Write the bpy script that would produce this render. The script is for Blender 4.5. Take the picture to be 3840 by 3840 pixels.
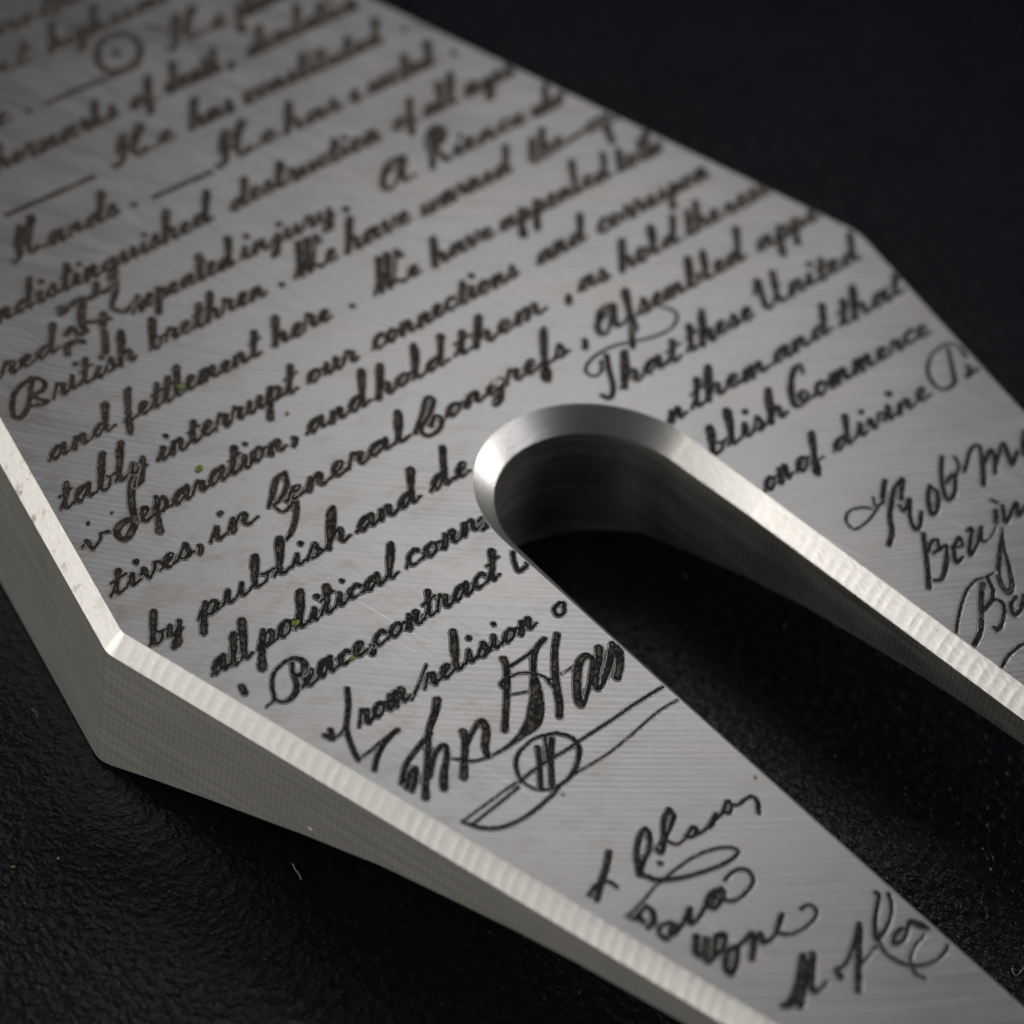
import bpy, bmesh, math, random
import numpy as np
from mathutils import Matrix, Vector

# ---------------------------------------------------------------- scene, camera, light
# 1 Blender unit = 1 cm. The tool lies on a black leather mat: its flat top face is z = 0,
# the mat is z = -THICK, the tool's long axis is +Y (tips towards -Y).
scene = bpy.context.scene
for o in list(bpy.data.objects):
    bpy.data.objects.remove(o)
scene.unit_settings.system = 'METRIC'
scene.unit_settings.scale_length = 0.01
THICK = 0.33

cam_data = bpy.data.cameras.new('camera')
cam = bpy.data.objects.new('camera', cam_data)
scene.collection.objects.link(cam)
right = Vector((0.72754263, -0.67541826, 0.12038227))
down = Vector((-0.4060214, -0.56533027, -0.71801693))
view = Vector((0.55301748, 0.47351015, -0.68553614))
m = Matrix((right, -down, -view)).transposed().to_4x4()
m.translation = Vector((-4.79042078, -4.13633355, 5.70949674))
cam.matrix_world = m
cam_data.sensor_width = 36.0
cam_data.lens = 36.0 * 16123.166 / 3840.0
cam_data.clip_start = 0.5
cam_data.clip_end = 200.0
cam_data.dof.use_dof = True
cam_data.dof.focus_distance = 8.10
cam_data.dof.aperture_fstop = 0.88
cam_data.dof.aperture_blades = 8
scene.camera = cam

world = bpy.data.worlds.new('World')
scene.world = world
world.use_nodes = True
bg = world.node_tree.nodes['Background']
bg.inputs['Color'].default_value = (0.80, 0.86, 1.0, 1)
bg.inputs['Strength'].default_value = 0.035

def area(name, loc, target, sx, sy, power, color):
    d = bpy.data.lights.new(name, 'AREA')
    d.shape = 'RECTANGLE'; d.size = sx; d.size_y = sy
    d.energy = power; d.color = color
    o = bpy.data.objects.new(name, d)
    scene.collection.objects.link(o)
    o.location = loc
    o.rotation_euler = (Vector(target) - Vector(loc)).to_track_quat('-Z', 'Y').to_euler()
    return o
area('softbox_left', (-6.6, 5.4, 3.6), (0, 0, 0), 7.0, 3.4, 310, (1.0, 0.975, 0.93))
area('softbox_front', (-8.4, -2.0, 1.0), (0, 0, 0), 4.0, 1.8, 150, (1.0, 0.965, 0.91))
area('softbox_back', (2.0, 1.55, 3.1), (-0.5, -0.55, 0), 1.8, 1.8, 21.5, (1.0, 0.99, 0.985))
area('softbox_right', (7.6, -3.6, 0.9), (0, 0, 0), 5.0, 1.2, 400, (1.0, 0.98, 0.95))
area('added_fill_low', (4.6, -6.6, 2.9), (0, 0, 0), 3.2, 2.2, 150, (0.95, 0.93, 1.0))  # added dim fill, brightens the bevel at the slot's round end

scene.view_settings.view_transform = 'Standard'
scene.view_settings.look = 'None'
scene.view_settings.exposure = 0.0
scene.view_settings.gamma = 1.0
scene.render.resolution_x = 1024
scene.render.resolution_y = 1024
WORDS = [
 ('are',-0.1285,0.0086,1.5366),
 ('the',0.0232,0.1554,1.5366),
 ('nt',-0.1960,-0.0781,1.4313),
 ('high',-0.0341,0.1222,1.4313),
 ('seas',0.1296,0.3010,1.4313),
 ('e',-0.2932,-0.2384,1.2973),
 ('.',-0.1981,-0.1874,1.2973),
 ('He',0.1902,0.3553,1.2973),
 ('plunde',0.3780,0.5314,1.2973),
 ('hermarks',-0.3766,-0.0405,1.1811),
 ('of',-0.0116,0.0576,1.1811),
 ('death',0.0839,0.2349,1.1811),
 (',',0.2573,0.2723,1.1811),
 ('desolation',0.3099,0.6325,1.1811),
 ('He',-0.1556,0.0120,1.0598),
 ('has',0.0462,0.1735,1.0598),
 ('constituted',0.1995,0.6032,1.0598),
 ('.',0.6502,0.6596,1.0598),
 ('Hands',-0.5147,-0.2392,0.9368),
 ('.',-0.2096,-0.2004,0.9368),
 ('He',0.0235,0.1912,0.9368),
 ('has',0.2031,0.3714,0.9368),
 ('e',0.3935,0.4209,0.9368),
 ('rected',0.4408,0.6415,0.9368),
 ('.',0.6887,0.6997,0.9368),
 ('undistinguished',-0.7119,-0.0856,0.8104),
 ('destruction',-0.0525,0.3760,0.8104),
 ('of',0.4042,0.4731,0.8104),
 ('all',0.4908,0.5892,0.8104),
 ('ages',0.6087,0.7585,0.8104),
 ('ered',-0.7948,-0.6004,0.6779),
 ('repeated',-0.4209,-0.1458,0.6779),
 ('injury',-0.1351,0.1222,0.6779),
 ('.',0.1444,0.1547,0.6779),
 ('A',0.2485,0.3463,0.6779),
 ('Rience',0.3691,0.6747,0.6779),
 ('who',0.6865,0.7817,0.6779),
 ('ritish',-0.7074,-0.4924,0.5711),
 ('brethren',-0.4651,-0.1512,0.5711),
 ('.',-0.1226,-0.1140,0.5711),
 ('We',-0.0818,0.0361,0.5711),
 ('have',0.0529,0.2429,0.5711),
 ('warned',0.2676,0.5322,0.5711),
 ('the',0.5749,0.6808,0.5711),
 ('m',0.7441,0.8401,0.5711),
 ('and',-0.8257,-0.6550,0.4378),
 ('fettlement',-0.6376,-0.2791,0.4378),
 ('here',-0.2553,-0.0949,0.4378),
 ('.',-0.0460,-0.0373,0.4378),
 ('We',0.0185,0.1476,0.4378),
 ('have',0.1750,0.3550,0.4378),
 ('appealed',0.3702,0.6999,0.4378),
 ('to',0.7094,0.7754,0.4378),
 ('the',0.7754,0.8476,0.4378),
 ('tably',-0.8922,-0.6747,0.3157),
 ('interrupt',-0.6547,-0.2894,0.3157),
 ('our',-0.2691,-0.1340,0.3157),
 ('connections',-0.0968,0.3176,0.3157),
 ('and',0.3608,0.5080,0.3157),
 ('correspon',0.5359,0.8727,0.3157),
 ('v',-0.9301,-0.8624,0.2023),
 ('eparation',-0.7934,-0.4150,0.2023),
 (',',-0.4047,-0.3944,0.2023),
 ('and',-0.3674,-0.1987,0.2023),
 ('hold',-0.1902,0.0130,0.2023),
 ('them',0.0275,0.2868,0.2023),
 (',',0.3359,0.3473,0.2023),
 ('as',0.3724,0.4619,0.2023),
 ('hold',0.4874,0.6725,0.2023),
 ('the',0.6852,0.7919,0.2023),
 ('rest',0.7999,0.9375,0.2023),
 ('tives',-0.9599,-0.7538,0.0803),
 (',',-0.7472,-0.7373,0.0803),
 ('in',-0.7175,-0.5876,0.0803),
 ('eneral',-0.5261,-0.1977,0.0803),
 ('ongrefs',-0.1116,0.2355,0.0803),
 (',',0.2693,0.2806,0.0803),
 ('Afsembled',0.3092,0.7497,0.0803),
 ('appe',0.7745,0.9682,0.0803),
 ('by',-0.9842,-0.9009,-0.0613),
 ('publish',-0.8667,-0.4800,-0.0613),
 ('and',-0.4711,-0.3004,-0.0613),
 ('de',-0.2766,-0.1736,-0.0613),
 ('hat',0.2396,0.4132,-0.0613),
 ('these',0.4285,0.6269,-0.0613),
 ('United',0.6387,0.9523,-0.0613),
 ('all',-0.9403,-0.8403,-0.1893),
 ('political',-0.8305,-0.4706,-0.1893),
 ('conn',-0.4576,-0.2557,-0.1893),
 ('n',0.2474,0.2986,-0.1893),
 ('them',0.3138,0.5405,-0.1893),
 ('and',0.5484,0.7300,-0.1893),
 ('that',0.7444,0.9486,-0.1893),
 ('eace',-0.8231,-0.6591,-0.3103),
 (',',-0.6558,-0.6478,-0.3103),
 ('contract',-0.6491,-0.3182,-0.3103),
 ('blish',0.2430,0.4719,-0.3103),
 ('Commerce',0.4757,0.9014,-0.3103),
 ('rom',-0.8057,-0.6739,-0.4464),
 ('relision',-0.6426,-0.3510,-0.4464),
 ('on',0.2647,0.3482,-0.4464),
 ('of',0.3559,0.4326,-0.4464),
 ('divine',0.4597,0.7555,-0.4464),
]
DRAWN = [
 ('signature',[[(-0.7569,-0.3589,11),(-0.785,-0.3947,11),(-0.8225,-0.4317,11),(-0.8402,-0.4614,11),(-0.8547,-0.4932,11),(-0.8585,-0.5051,11)],[(-0.8585,-0.5051,6),(-0.8255,-0.502,6),(-0.7932,-0.496,6),(-0.7738,-0.4933,6)],[(-0.7512,-0.4927,11),(-0.7784,-0.4984,11),(-0.8046,-0.5089,11),(-0.83,-0.5241,11),(-0.85,-0.541,11)],[(-0.6783,-0.4514,6),(-0.6453,-0.432,6),(-0.5958,-0.4001,6)],[(-0.8678,-0.4239,12),(-0.8622,-0.4366,12),(-0.8506,-0.4196,12)],[(-0.8624,-0.4407,6),(-0.8388,-0.4368,6),(-0.8146,-0.4246,6)]]),
 ('signature',[[(-0.6404,-0.4792,17),(-0.6672,-0.5025,15),(-0.7071,-0.5299,13),(-0.7388,-0.563,13),(-0.7678,-0.593,13),(-0.7976,-0.6219,13),(-0.8212,-0.6481,16)],[(-0.7074,-0.5344,11),(-0.7557,-0.5505,11),(-0.7966,-0.567,11),(-0.8333,-0.5955,11)],[(-0.8329,-0.6096,11),(-0.8097,-0.5898,11),(-0.7882,-0.5825,11),(-0.8082,-0.6048,11),(-0.8301,-0.6209,11)],[(-0.782,-0.6149,11),(-0.7363,-0.5789,11),(-0.7075,-0.572,11),(-0.7183,-0.5922,11),(-0.7557,-0.6251,15),(-0.7783,-0.6501,17)],[(-0.6561,-0.5675,16),(-0.6707,-0.5898,14),(-0.7,-0.6197,14),(-0.7316,-0.6523,17)],[(-0.6836,-0.6038,8),(-0.6339,-0.5744,10),(-0.6095,-0.5686,14),(-0.6209,-0.5935,16),(-0.6464,-0.6171,15),(-0.6623,-0.6406,12)],[(-0.7147,-0.6089,6),(-0.6914,-0.6331,6),(-0.6567,-0.6447,6)],[(-0.3702,-0.4825,12),(-0.3984,-0.4915,12),(-0.4221,-0.5085,13),(-0.4492,-0.5374,13),(-0.4657,-0.5592,20),(-0.4874,-0.5867,26),(-0.5159,-0.6137,32),(-0.5394,-0.6298,30),(-0.5799,-0.6402,14),(-0.6186,-0.6447,8),(-0.6531,-0.645,6)],[(-0.3702,-0.4825,8),(-0.4159,-0.4934,8),(-0.4458,-0.4961,8),(-0.4705,-0.4975,8)],[(-0.4686,-0.4745,15),(-0.4775,-0.4924,14),(-0.5031,-0.5222,14),(-0.5441,-0.5643,13),(-0.591,-0.6108,14)],[(-0.4962,-0.5127,9),(-0.5176,-0.5211,9),(-0.5202,-0.5386,9)],[(-0.4893,-0.5177,6),(-0.4687,-0.5207,6),(-0.4501,-0.5343,6),(-0.4393,-0.5519,6),(-0.4344,-0.5676,6),(-0.4178,-0.5604,6)],[(-0.5176,-0.5525,5),(-0.487,-0.5654,5)],[(-0.342,-0.4883,14),(-0.3758,-0.5178,14),(-0.4112,-0.5554,15),(-0.436,-0.5859,16),(-0.4636,-0.6234,15),(-0.4849,-0.646,14)],[(-0.4387,-0.5596,7),(-0.4433,-0.5853,7)],[(-0.405,-0.5697,4),(-0.3751,-0.5672,4)],[(-0.3323,-0.5888,8),(-0.3349,-0.5624,14),(-0.3603,-0.5683,17),(-0.3965,-0.6002,17),(-0.4293,-0.6389,17),(-0.4291,-0.6511,10),(-0.3927,-0.6272,9),(-0.3603,-0.6024,12),(-0.3338,-0.5779,10)],[(-0.3023,-0.5616,17),(-0.3217,-0.5819,15),(-0.3538,-0.6072,14),(-0.377,-0.6315,13),(-0.3753,-0.64,8),(-0.3453,-0.6232,13),(-0.3041,-0.5947,15),(-0.2742,-0.5698,15)],[(-0.2742,-0.5698,8),(-0.2773,-0.5897,17),(-0.3039,-0.6194,17),(-0.328,-0.6383,16)]]),
 ('signature_flourish',[[(-0.5186,-0.6736,9),(-0.5037,-0.6988,9),(-0.5133,-0.7294,11),(-0.5467,-0.7564,10),(-0.5837,-0.7711,8),(-0.6204,-0.7694,6),(-0.6442,-0.7541,5),(-0.6516,-0.7254,6),(-0.6427,-0.6995,8),(-0.6195,-0.6745,9),(-0.59,-0.6634,7),(-0.5562,-0.6601,7),(-0.5186,-0.6736,9)],[(-0.572,-0.6791,11),(-0.5985,-0.7135,11),(-0.636,-0.7555,11)],[(-0.536,-0.6797,12),(-0.5711,-0.715,12),(-0.614,-0.7626,12)],[(-0.5436,-0.6693,7),(-0.5623,-0.6933,7),(-0.5809,-0.7172,7)],[(-0.6561,-0.7221,7),(-0.6082,-0.7156,7),(-0.57,-0.7158,7),(-0.5195,-0.7155,7),(-0.4903,-0.7134,7),(-0.4097,-0.7109,7),(-0.3429,-0.7072,7),(-0.2708,-0.7069,7)],[(-0.8076,-0.7314,5),(-0.7304,-0.7247,5),(-0.6654,-0.7198,5),(-0.6539,-0.7237,5)],[(-0.7958,-0.747,6),(-0.7373,-0.7403,6),(-0.6686,-0.7314,6)],[(-0.8044,-0.7361,6),(-0.7951,-0.7544,8),(-0.7762,-0.7744,9),(-0.7438,-0.788,8),(-0.6938,-0.7909,8),(-0.6319,-0.7817,8),(-0.5908,-0.7705,6),(-0.5429,-0.7686,5),(-0.473,-0.7686,5),(-0.3967,-0.7586,5),(-0.3268,-0.7479,5),(-0.2747,-0.7477,5)]]),
 ('signature',[[(-0.6434,-0.9447,12),(-0.667,-0.964,12),(-0.6958,-0.9832,12),(-0.7189,-0.9984,12),(-0.7377,-1.0126,12)],[(-0.7429,-0.9966,7),(-0.7171,-0.9875,7),(-0.6984,-0.9894,7),(-0.6906,-0.9993,7),(-0.6894,-1.0124,7)],[(-0.6348,-1.0167,13),(-0.6053,-0.9773,11),(-0.57,-0.9499,10),(-0.5502,-0.9439,9),(-0.5581,-0.9629,10),(-0.5834,-0.9853,9),(-0.6146,-1.0031,9),(-0.6305,-1.0158,9),(-0.6273,-1.0304,10),(-0.6158,-1.0472,10),(-0.5749,-1.0696,9),(-0.5205,-1.0857,8),(-0.48,-1.0913,8),(-0.4536,-1.0863,7),(-0.4556,-1.0704,6),(-0.4824,-1.0545,6),(-0.5238,-1.0463,6),(-0.5668,-1.0471,6),(-0.6054,-1.0508,6),(-0.6376,-1.0553,5),(-0.6763,-1.0667,6),(-0.7188,-1.075,7)],[(-0.4824,-0.9359,10),(-0.4877,-0.9529,10),(-0.5145,-0.9705,8),(-0.5394,-0.9851,7),(-0.5655,-1.0028,9),(-0.5689,-0.992,6),(-0.5436,-0.9841,6),(-0.5312,-1.0037,6),(-0.5119,-1.0056,6),(-0.4784,-0.9932,8),(-0.477,-1.0026,8),(-0.497,-1.0084,6),(-0.5028,-1.0,7)],[(-0.4858,-0.9376,10),(-0.5061,-0.9475,10),(-0.5331,-0.9733,10),(-0.5551,-0.9941,10)],[(-0.4906,-1.0091,7),(-0.4603,-1.0108,7),(-0.4197,-0.9951,7),(-0.4405,-1.0088,7),(-0.4538,-1.0115,7),(-0.4248,-1.0038,7),(-0.407,-1.0003,7),(-0.3815,-0.9856,7),(-0.3826,-0.9974,7),(-0.3967,-1.008,7),(-0.4059,-1.0011,7)],[(-0.3826,-0.9974,7),(-0.3677,-1.0042,7),(-0.3477,-1.0022,7),(-0.3337,-1.0063,7),(-0.3384,-1.0218,9),(-0.3534,-1.0401,9)]]),
 ('signature',[[(-0.7188,-1.075,12),(-0.7091,-1.0863,12),(-0.6811,-1.0751,8),(-0.6782,-1.0934,11),(-0.692,-1.1111,11),(-0.7101,-1.1156,10)],[(-0.7064,-1.0763,11),(-0.7079,-1.0992,11)],[(-0.6704,-1.1314,8.5),(-0.6868,-1.127,8.5),(-0.7043,-1.1379,8.5),(-0.6991,-1.1537,12),(-0.6678,-1.1393,12),(-0.6815,-1.155,8.5),(-0.659,-1.148,8.5),(-0.6328,-1.1355,8.5),(-0.6197,-1.1293,11),(-0.6412,-1.1493,12),(-0.6322,-1.1561,8.5),(-0.602,-1.1466,8.5),(-0.5687,-1.1271,8.5),(-0.5497,-1.1292,12),(-0.5838,-1.1441,12),(-0.5794,-1.1555,8.5),(-0.5485,-1.1422,12),(-0.54,-1.1283,8.5)],[(-0.5575,-1.1477,7.5),(-0.5417,-1.1636,7.5),(-0.5096,-1.1633,7.5),(-0.4808,-1.1523,7.5),(-0.4704,-1.1314,7.5),(-0.4779,-1.1176,7.5),(-0.4992,-1.114,7.5),(-0.5189,-1.1196,7.5)]]),
 ('signature',[[(-0.6552,-1.1828,13),(-0.6809,-1.2071,13),(-0.6788,-1.2206,8.5),(-0.6458,-1.1978,13),(-0.6786,-1.2326,13),(-0.6652,-1.2348,8.5),(-0.6296,-1.206,11),(-0.6131,-1.2105,12),(-0.6355,-1.2294,10),(-0.6674,-1.2371,8)],[(-0.6154,-1.2406,8.5),(-0.6386,-1.243,12),(-0.6631,-1.264,12),(-0.6664,-1.2812,12),(-0.6383,-1.267,11),(-0.6137,-1.2459,9),(-0.5923,-1.242,9),(-0.5709,-1.2382,11),(-0.5914,-1.2627,12),(-0.6119,-1.2789,12)],[(-0.5849,-1.2556,8.5),(-0.5589,-1.2472,11),(-0.5687,-1.2638,11),(-0.5478,-1.2676,8),(-0.5171,-1.2546,8),(-0.4945,-1.2394,10),(-0.5158,-1.2516,10),(-0.5306,-1.2645,8),(-0.5129,-1.2818,7),(-0.4813,-1.2856,7),(-0.4508,-1.2803,7),(-0.4367,-1.2666,8),(-0.4398,-1.2522,7),(-0.4569,-1.2515,8)]]),
 ('signature',[[(-0.6431,-1.3887,12),(-0.6288,-1.3918,15),(-0.5916,-1.3691,8),(-0.5339,-1.3299,12),(-0.5678,-1.3596,13),(-0.6195,-1.4066,14),(-0.5778,-1.3796,8),(-0.5176,-1.3381,13),(-0.5585,-1.3745,14),(-0.577,-1.3959,12),(-0.5628,-1.4027,7),(-0.5435,-1.3976,7)],[(-0.5145,-1.4038,14),(-0.508,-1.389,10),(-0.4859,-1.3899,8),(-0.439,-1.3655,8),(-0.3981,-1.3401,11),(-0.4437,-1.3819,13),(-0.5116,-1.4453,13)],[(-0.4791,-1.4108,6),(-0.4423,-1.4029,6),(-0.4116,-1.3942,6)],[(-0.319,-1.3061,9),(-0.3221,-1.316,9),(-0.3525,-1.338,9),(-0.3782,-1.359,10),(-0.3978,-1.3845,11),(-0.3533,-1.3697,8),(-0.3206,-1.3457,8),(-0.303,-1.3221,8)],[(-0.3978,-1.3845,8),(-0.4092,-1.4159,8),(-0.4035,-1.448,8),(-0.3842,-1.4706,8),(-0.353,-1.4822,8),(-0.3247,-1.4796,8),(-0.3,-1.4702,8)],[(-0.3601,-1.3968,9),(-0.3425,-1.3939,9),(-0.3621,-1.3953,9),(-0.3807,-1.4094,9),(-0.3595,-1.4133,9),(-0.3229,-1.3925,9),(-0.3124,-1.3964,9),(-0.3054,-1.4138,9)],[(-0.3221,-1.4294,7),(-0.3552,-1.4366,7),(-0.3848,-1.4542,7),(-0.3999,-1.4785,7),(-0.3942,-1.4986,7)],[(-0.3205,-1.3903,9),(-0.3138,-1.4115,9),(-0.2988,-1.4248,9)]]),
 ('signature',[[(0.4057,-0.6045,6),(0.3884,-0.5891,6),(0.359,-0.5853,6),(0.3358,-0.6031,6),(0.3357,-0.6259,6),(0.3683,-0.6265,6),(0.4026,-0.6166,6),(0.4439,-0.6001,6)],[(0.4851,-0.5656,12),(0.446,-0.5958,12)],[(0.431,-0.585,6),(0.4177,-0.6044,6),(0.4397,-0.6086,6)],[(0.4582,-0.6103,12),(0.4202,-0.6408,12),(0.389,-0.6757,12),(0.3588,-0.6966,12)],[(0.4582,-0.6103,10),(0.4876,-0.5907,10),(0.519,-0.5839,10),(0.4886,-0.6089,10)],[(0.5162,-0.582,11),(0.4735,-0.6213,11)],[(0.4574,-0.6329,10),(0.4538,-0.6476,10),(0.4878,-0.6315,10),(0.4529,-0.6643,10),(0.4334,-0.6962,10),(0.4468,-0.6972,10),(0.479,-0.6715,10)],[(0.549,-0.6288,11),(0.518,-0.6532,11),(0.492,-0.6866,11),(0.512,-0.6837,11),(0.5472,-0.6509,11),(0.5468,-0.6331,11)],[(0.6323,-0.5854,11),(0.5932,-0.6194,11),(0.5561,-0.6631,11),(0.552,-0.6805,11),(0.5803,-0.6687,11),(0.6149,-0.6349,11),(0.5837,-0.642,11)],[(0.6532,-0.6003,8),(0.6403,-0.6237,8),(0.6061,-0.6462,8)],[(0.6393,-0.6406,10),(0.6975,-0.6052,10),(0.7188,-0.6085,10),(0.6807,-0.6525,13),(0.6425,-0.6899,13)],[(0.6907,-0.6479,11),(0.7311,-0.6292,11),(0.7148,-0.6532,11),(0.6871,-0.6807,11)],[(0.703,-0.6685,10),(0.7636,-0.6315,10),(0.7482,-0.6592,13),(0.7346,-0.6851,12),(0.7723,-0.6645,10)],[(0.8294,-0.6334,13),(0.8043,-0.6515,13),(0.7762,-0.6792,13)]]),
 ('signature',[[(0.4375,-0.7163,12),(0.4092,-0.7472,12),(0.3783,-0.7815,12),(0.3353,-0.8261,12)],[(0.407,-0.7569,9),(0.433,-0.7416,9),(0.4477,-0.7436,9),(0.4306,-0.7626,9),(0.4147,-0.7654,9),(0.4355,-0.7662,9),(0.4505,-0.7656,9),(0.4162,-0.7975,12),(0.3754,-0.8243,11),(0.3599,-0.8187,9)],[(0.4545,-0.7799,11),(0.4896,-0.7653,9),(0.4763,-0.7842,9),(0.4572,-0.7818,9),(0.4324,-0.8093,12),(0.4535,-0.8075,9)],[(0.5172,-0.7622,11),(0.5275,-0.7639,9),(0.4811,-0.7991,11),(0.4705,-0.8142,9),(0.5091,-0.7965,9),(0.5461,-0.7715,11),(0.5181,-0.7972,11),(0.5352,-0.8038,6),(0.5707,-0.7893,6)],[(0.6055,-0.7566,13),(0.5813,-0.7796,13)],[(0.5817,-0.7972,5),(0.5508,-0.8208,9),(0.5132,-0.8507,12),(0.4738,-0.8844,13),(0.4565,-0.9112,14),(0.4553,-0.9299,14),(0.4782,-0.9157,13),(0.5108,-0.8772,11),(0.5388,-0.8407,8),(0.5711,-0.8068,6)],[(0.6223,-0.7309,10),(0.626,-0.7411,10)],[(0.6278,-0.7552,11),(0.5978,-0.7915,11),(0.657,-0.7645,9),(0.6326,-0.7934,12),(0.6665,-0.7829,10)]]),
 ('signature',[[(0.2907,-0.9404,7),(0.3361,-0.9072,7),(0.3872,-0.8777,7),(0.4271,-0.8674,7),(0.4501,-0.8728,7),(0.474,-0.8732,7)],[(0.4311,-0.8815,11),(0.3978,-0.9076,11),(0.3645,-0.939,11),(0.3292,-0.9684,11),(0.294,-0.9854,11)],[(0.4494,-0.8779,9),(0.4335,-0.9057,9),(0.4104,-0.9224,9),(0.3794,-0.9332,9),(0.4158,-0.9263,9),(0.4224,-0.9422,9),(0.3967,-0.9679,9),(0.3617,-0.9866,9),(0.3601,-0.9772,9)],[(0.4575,-0.9454,10),(0.4324,-0.9551,10),(0.4174,-0.9774,10),(0.4417,-0.9729,10),(0.4744,-0.9521,10)]]),
 ('signature',[[(0.2939,-1.0571,8),(0.3289,-1.0447,8),(0.3615,-1.0412,8),(0.3908,-1.0407,8)]]),
 ('engraved_letter',[[(-0.6954,0.3305,13),(-0.7253,0.3044,13),(-0.7517,0.2762,13),(-0.7747,0.246,13),(-0.7916,0.2162,13),(-0.8153,0.1962,13),(-0.8401,0.1864,13),(-0.8447,0.2035,13),(-0.8284,0.2195,13),(-0.8026,0.2241,13)]]),
 ('engraved_letter',[[(-0.4714,0.149,9),(-0.4996,0.1429,13),(-0.5301,0.1175,13),(-0.5616,0.093,8)],[(-0.4714,0.149,9),(-0.4958,0.1165,12),(-0.5318,0.0951,8),(-0.5505,0.0897,7),(-0.5474,0.0687,9),(-0.5244,0.071,9),(-0.4979,0.0896,9),(-0.5178,0.0616,12),(-0.5449,0.0342,12),(-0.5706,0.0154,11),(-0.5904,0.0065,9)]]),
 ('engraved_letter',[[(-0.9073,-0.3056,5),(-0.8836,-0.2993,7),(-0.8661,-0.2731,9),(-0.8401,-0.2486,8),(-0.8051,-0.2392,8),(-0.7826,-0.2445,12),(-0.7783,-0.2631,15),(-0.7967,-0.2804,14),(-0.8106,-0.2789,11)],[(-0.797,-0.2494,9),(-0.8122,-0.269,10),(-0.8291,-0.3003,13),(-0.8546,-0.3163,12),(-0.8758,-0.3137,8),(-0.8836,-0.2993,8)]]),
 ('engraved_letter',[[(0.8972,-0.4055,11),(0.908,-0.3777,7),(0.8933,-0.3556,7),(0.8434,-0.3618,7),(0.7994,-0.3894,9),(0.7783,-0.427,9),(0.7866,-0.4502,8),(0.817,-0.4485,12),(0.8429,-0.4201,11),(0.8851,-0.3676,9)],[(0.8755,-0.4255,10),(0.8801,-0.4346,10),(0.853,-0.4507,10),(0.8901,-0.4476,10)]]),
 ('engraved_letter',[[(-0.7017,0.6438,10),(-0.7447,0.6349,10),(-0.778,0.6098,10),(-0.7991,0.5786,10),(-0.7918,0.5662,10),(-0.7638,0.5802,10),(-0.7344,0.6081,10),(-0.7027,0.6396,10),(-0.6905,0.6211,10),(-0.7076,0.6038,10),(-0.7329,0.6022,10),(-0.7272,0.5835,10),(-0.7198,0.5733,10)],[(-0.7614,0.5834,8),(-0.7436,0.5756,8),(-0.728,0.5694,8)]]),
 ('engraved_letter',[[(-0.1888,0.0844,10),(-0.1465,0.1131,10),(-0.1033,0.1466,10),(-0.0947,0.1356,10),(-0.1237,0.1117,10),(-0.1718,0.087,10),(-0.174,0.0641,10),(-0.1454,0.0632,10),(-0.1188,0.0836,10),(-0.1251,0.0979,10),(-0.1496,0.081,10)]]),
 ('engraved_letter',[[(0.4854,0.0698,6),(0.4953,0.0472,6),(0.4819,0.0254,6),(0.4436,0.0108,6),(0.3881,0.0189,6),(0.344,0.0345,6),(0.3019,0.0436,6),(0.2506,0.0389,6),(0.2182,0.0212,6),(0.2183,0.001,6),(0.2408,0.0002,6),(0.264,0.0244,6)],[(0.2849,0.03,11),(0.2576,-0.0066,11),(0.2346,-0.0407,11),(0.2105,-0.0638,11),(0.1978,-0.0648,11),(0.1944,-0.0524,11)],[(0.386,0.0616,12),(0.3469,0.0171,12)]]),
 ('engraved_letter',[[(0.0829,1.3536,14),(0.0845,1.3485,14)],[(0.1451,1.3434,13),(0.1461,1.3774,13),(0.1284,1.3979,13),(0.0932,1.4014,13),(0.0525,1.3769,13),(0.0288,1.3358,13),(0.0339,1.3095,13),(0.0692,1.297,13),(0.1068,1.3059,13),(0.1451,1.3434,13)],[(-0.1453,1.3001,10),(-0.0501,1.2984,10),(0.0284,1.2933,10),(0.0923,1.2928,10)],[(0.1979,1.3891,8),(0.2343,1.3442,8)]]),
 ('engraved_dash',[[(-0.4384,1.0615,10),(-0.3335,1.0583,10),(-0.2159,1.0554,10)]]),
 ('engraved_dash',[[(-0.1531,0.9341,9),(-0.0804,0.9325,9),(-0.0046,0.9293,9)]]),
 ('engraved_letter',[[(0.5861,0.5646,9),(0.6355,0.5698,9),(0.713,0.5785,9),(0.7881,0.5838,9)],[(0.8072,0.5821,14),(0.7718,0.5214,14)]]),
 ('engraved_letter',[[(-0.3795,0.7859,14),(-0.4077,0.7489,12),(-0.4414,0.7162,9),(-0.43,0.693,10),(-0.4032,0.6997,8),(-0.3781,0.7129,10)]]),
 ('engraved_word',[[(-0.531,0.7738,12),(-0.5171,0.7692,12),(-0.5391,0.7592,12),(-0.486,0.7729,12),(-0.4698,0.7667,12),(-0.4581,0.7636,12)],[(-0.4769,0.7666,15),(-0.5105,0.7291,15),(-0.529,0.7016,15)],[(-0.4225,0.7901,13),(-0.446,0.7654,13)],[(-0.4293,0.764,12),(-0.4126,0.7626,12),(-0.4027,0.766,12)],[(-0.5689,0.7044,11),(-0.547,0.7142,11),(-0.5487,0.6902,11),(-0.5275,0.6904,11)],[(-0.4692,0.7103,14),(-0.4912,0.6852,14)],[(-0.5097,0.7082,9),(-0.489,0.6988,9),(-0.4658,0.6926,9)],[(-0.4994,0.6707,13),(-0.5231,0.6371,13),(-0.5385,0.618,13)],[(-0.6024,0.658,13),(-0.5871,0.6771,13),(-0.5625,0.6773,13),(-0.5548,0.6695,13)]]),
 ('engraved_letter',[[(-0.5872,-1.0187,9),(-0.5857,-1.0206,9)]]),
 ('engraved_dash',[[(-0.9114,-0.2399,15),(-0.9175,-0.255,15)]]),
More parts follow.
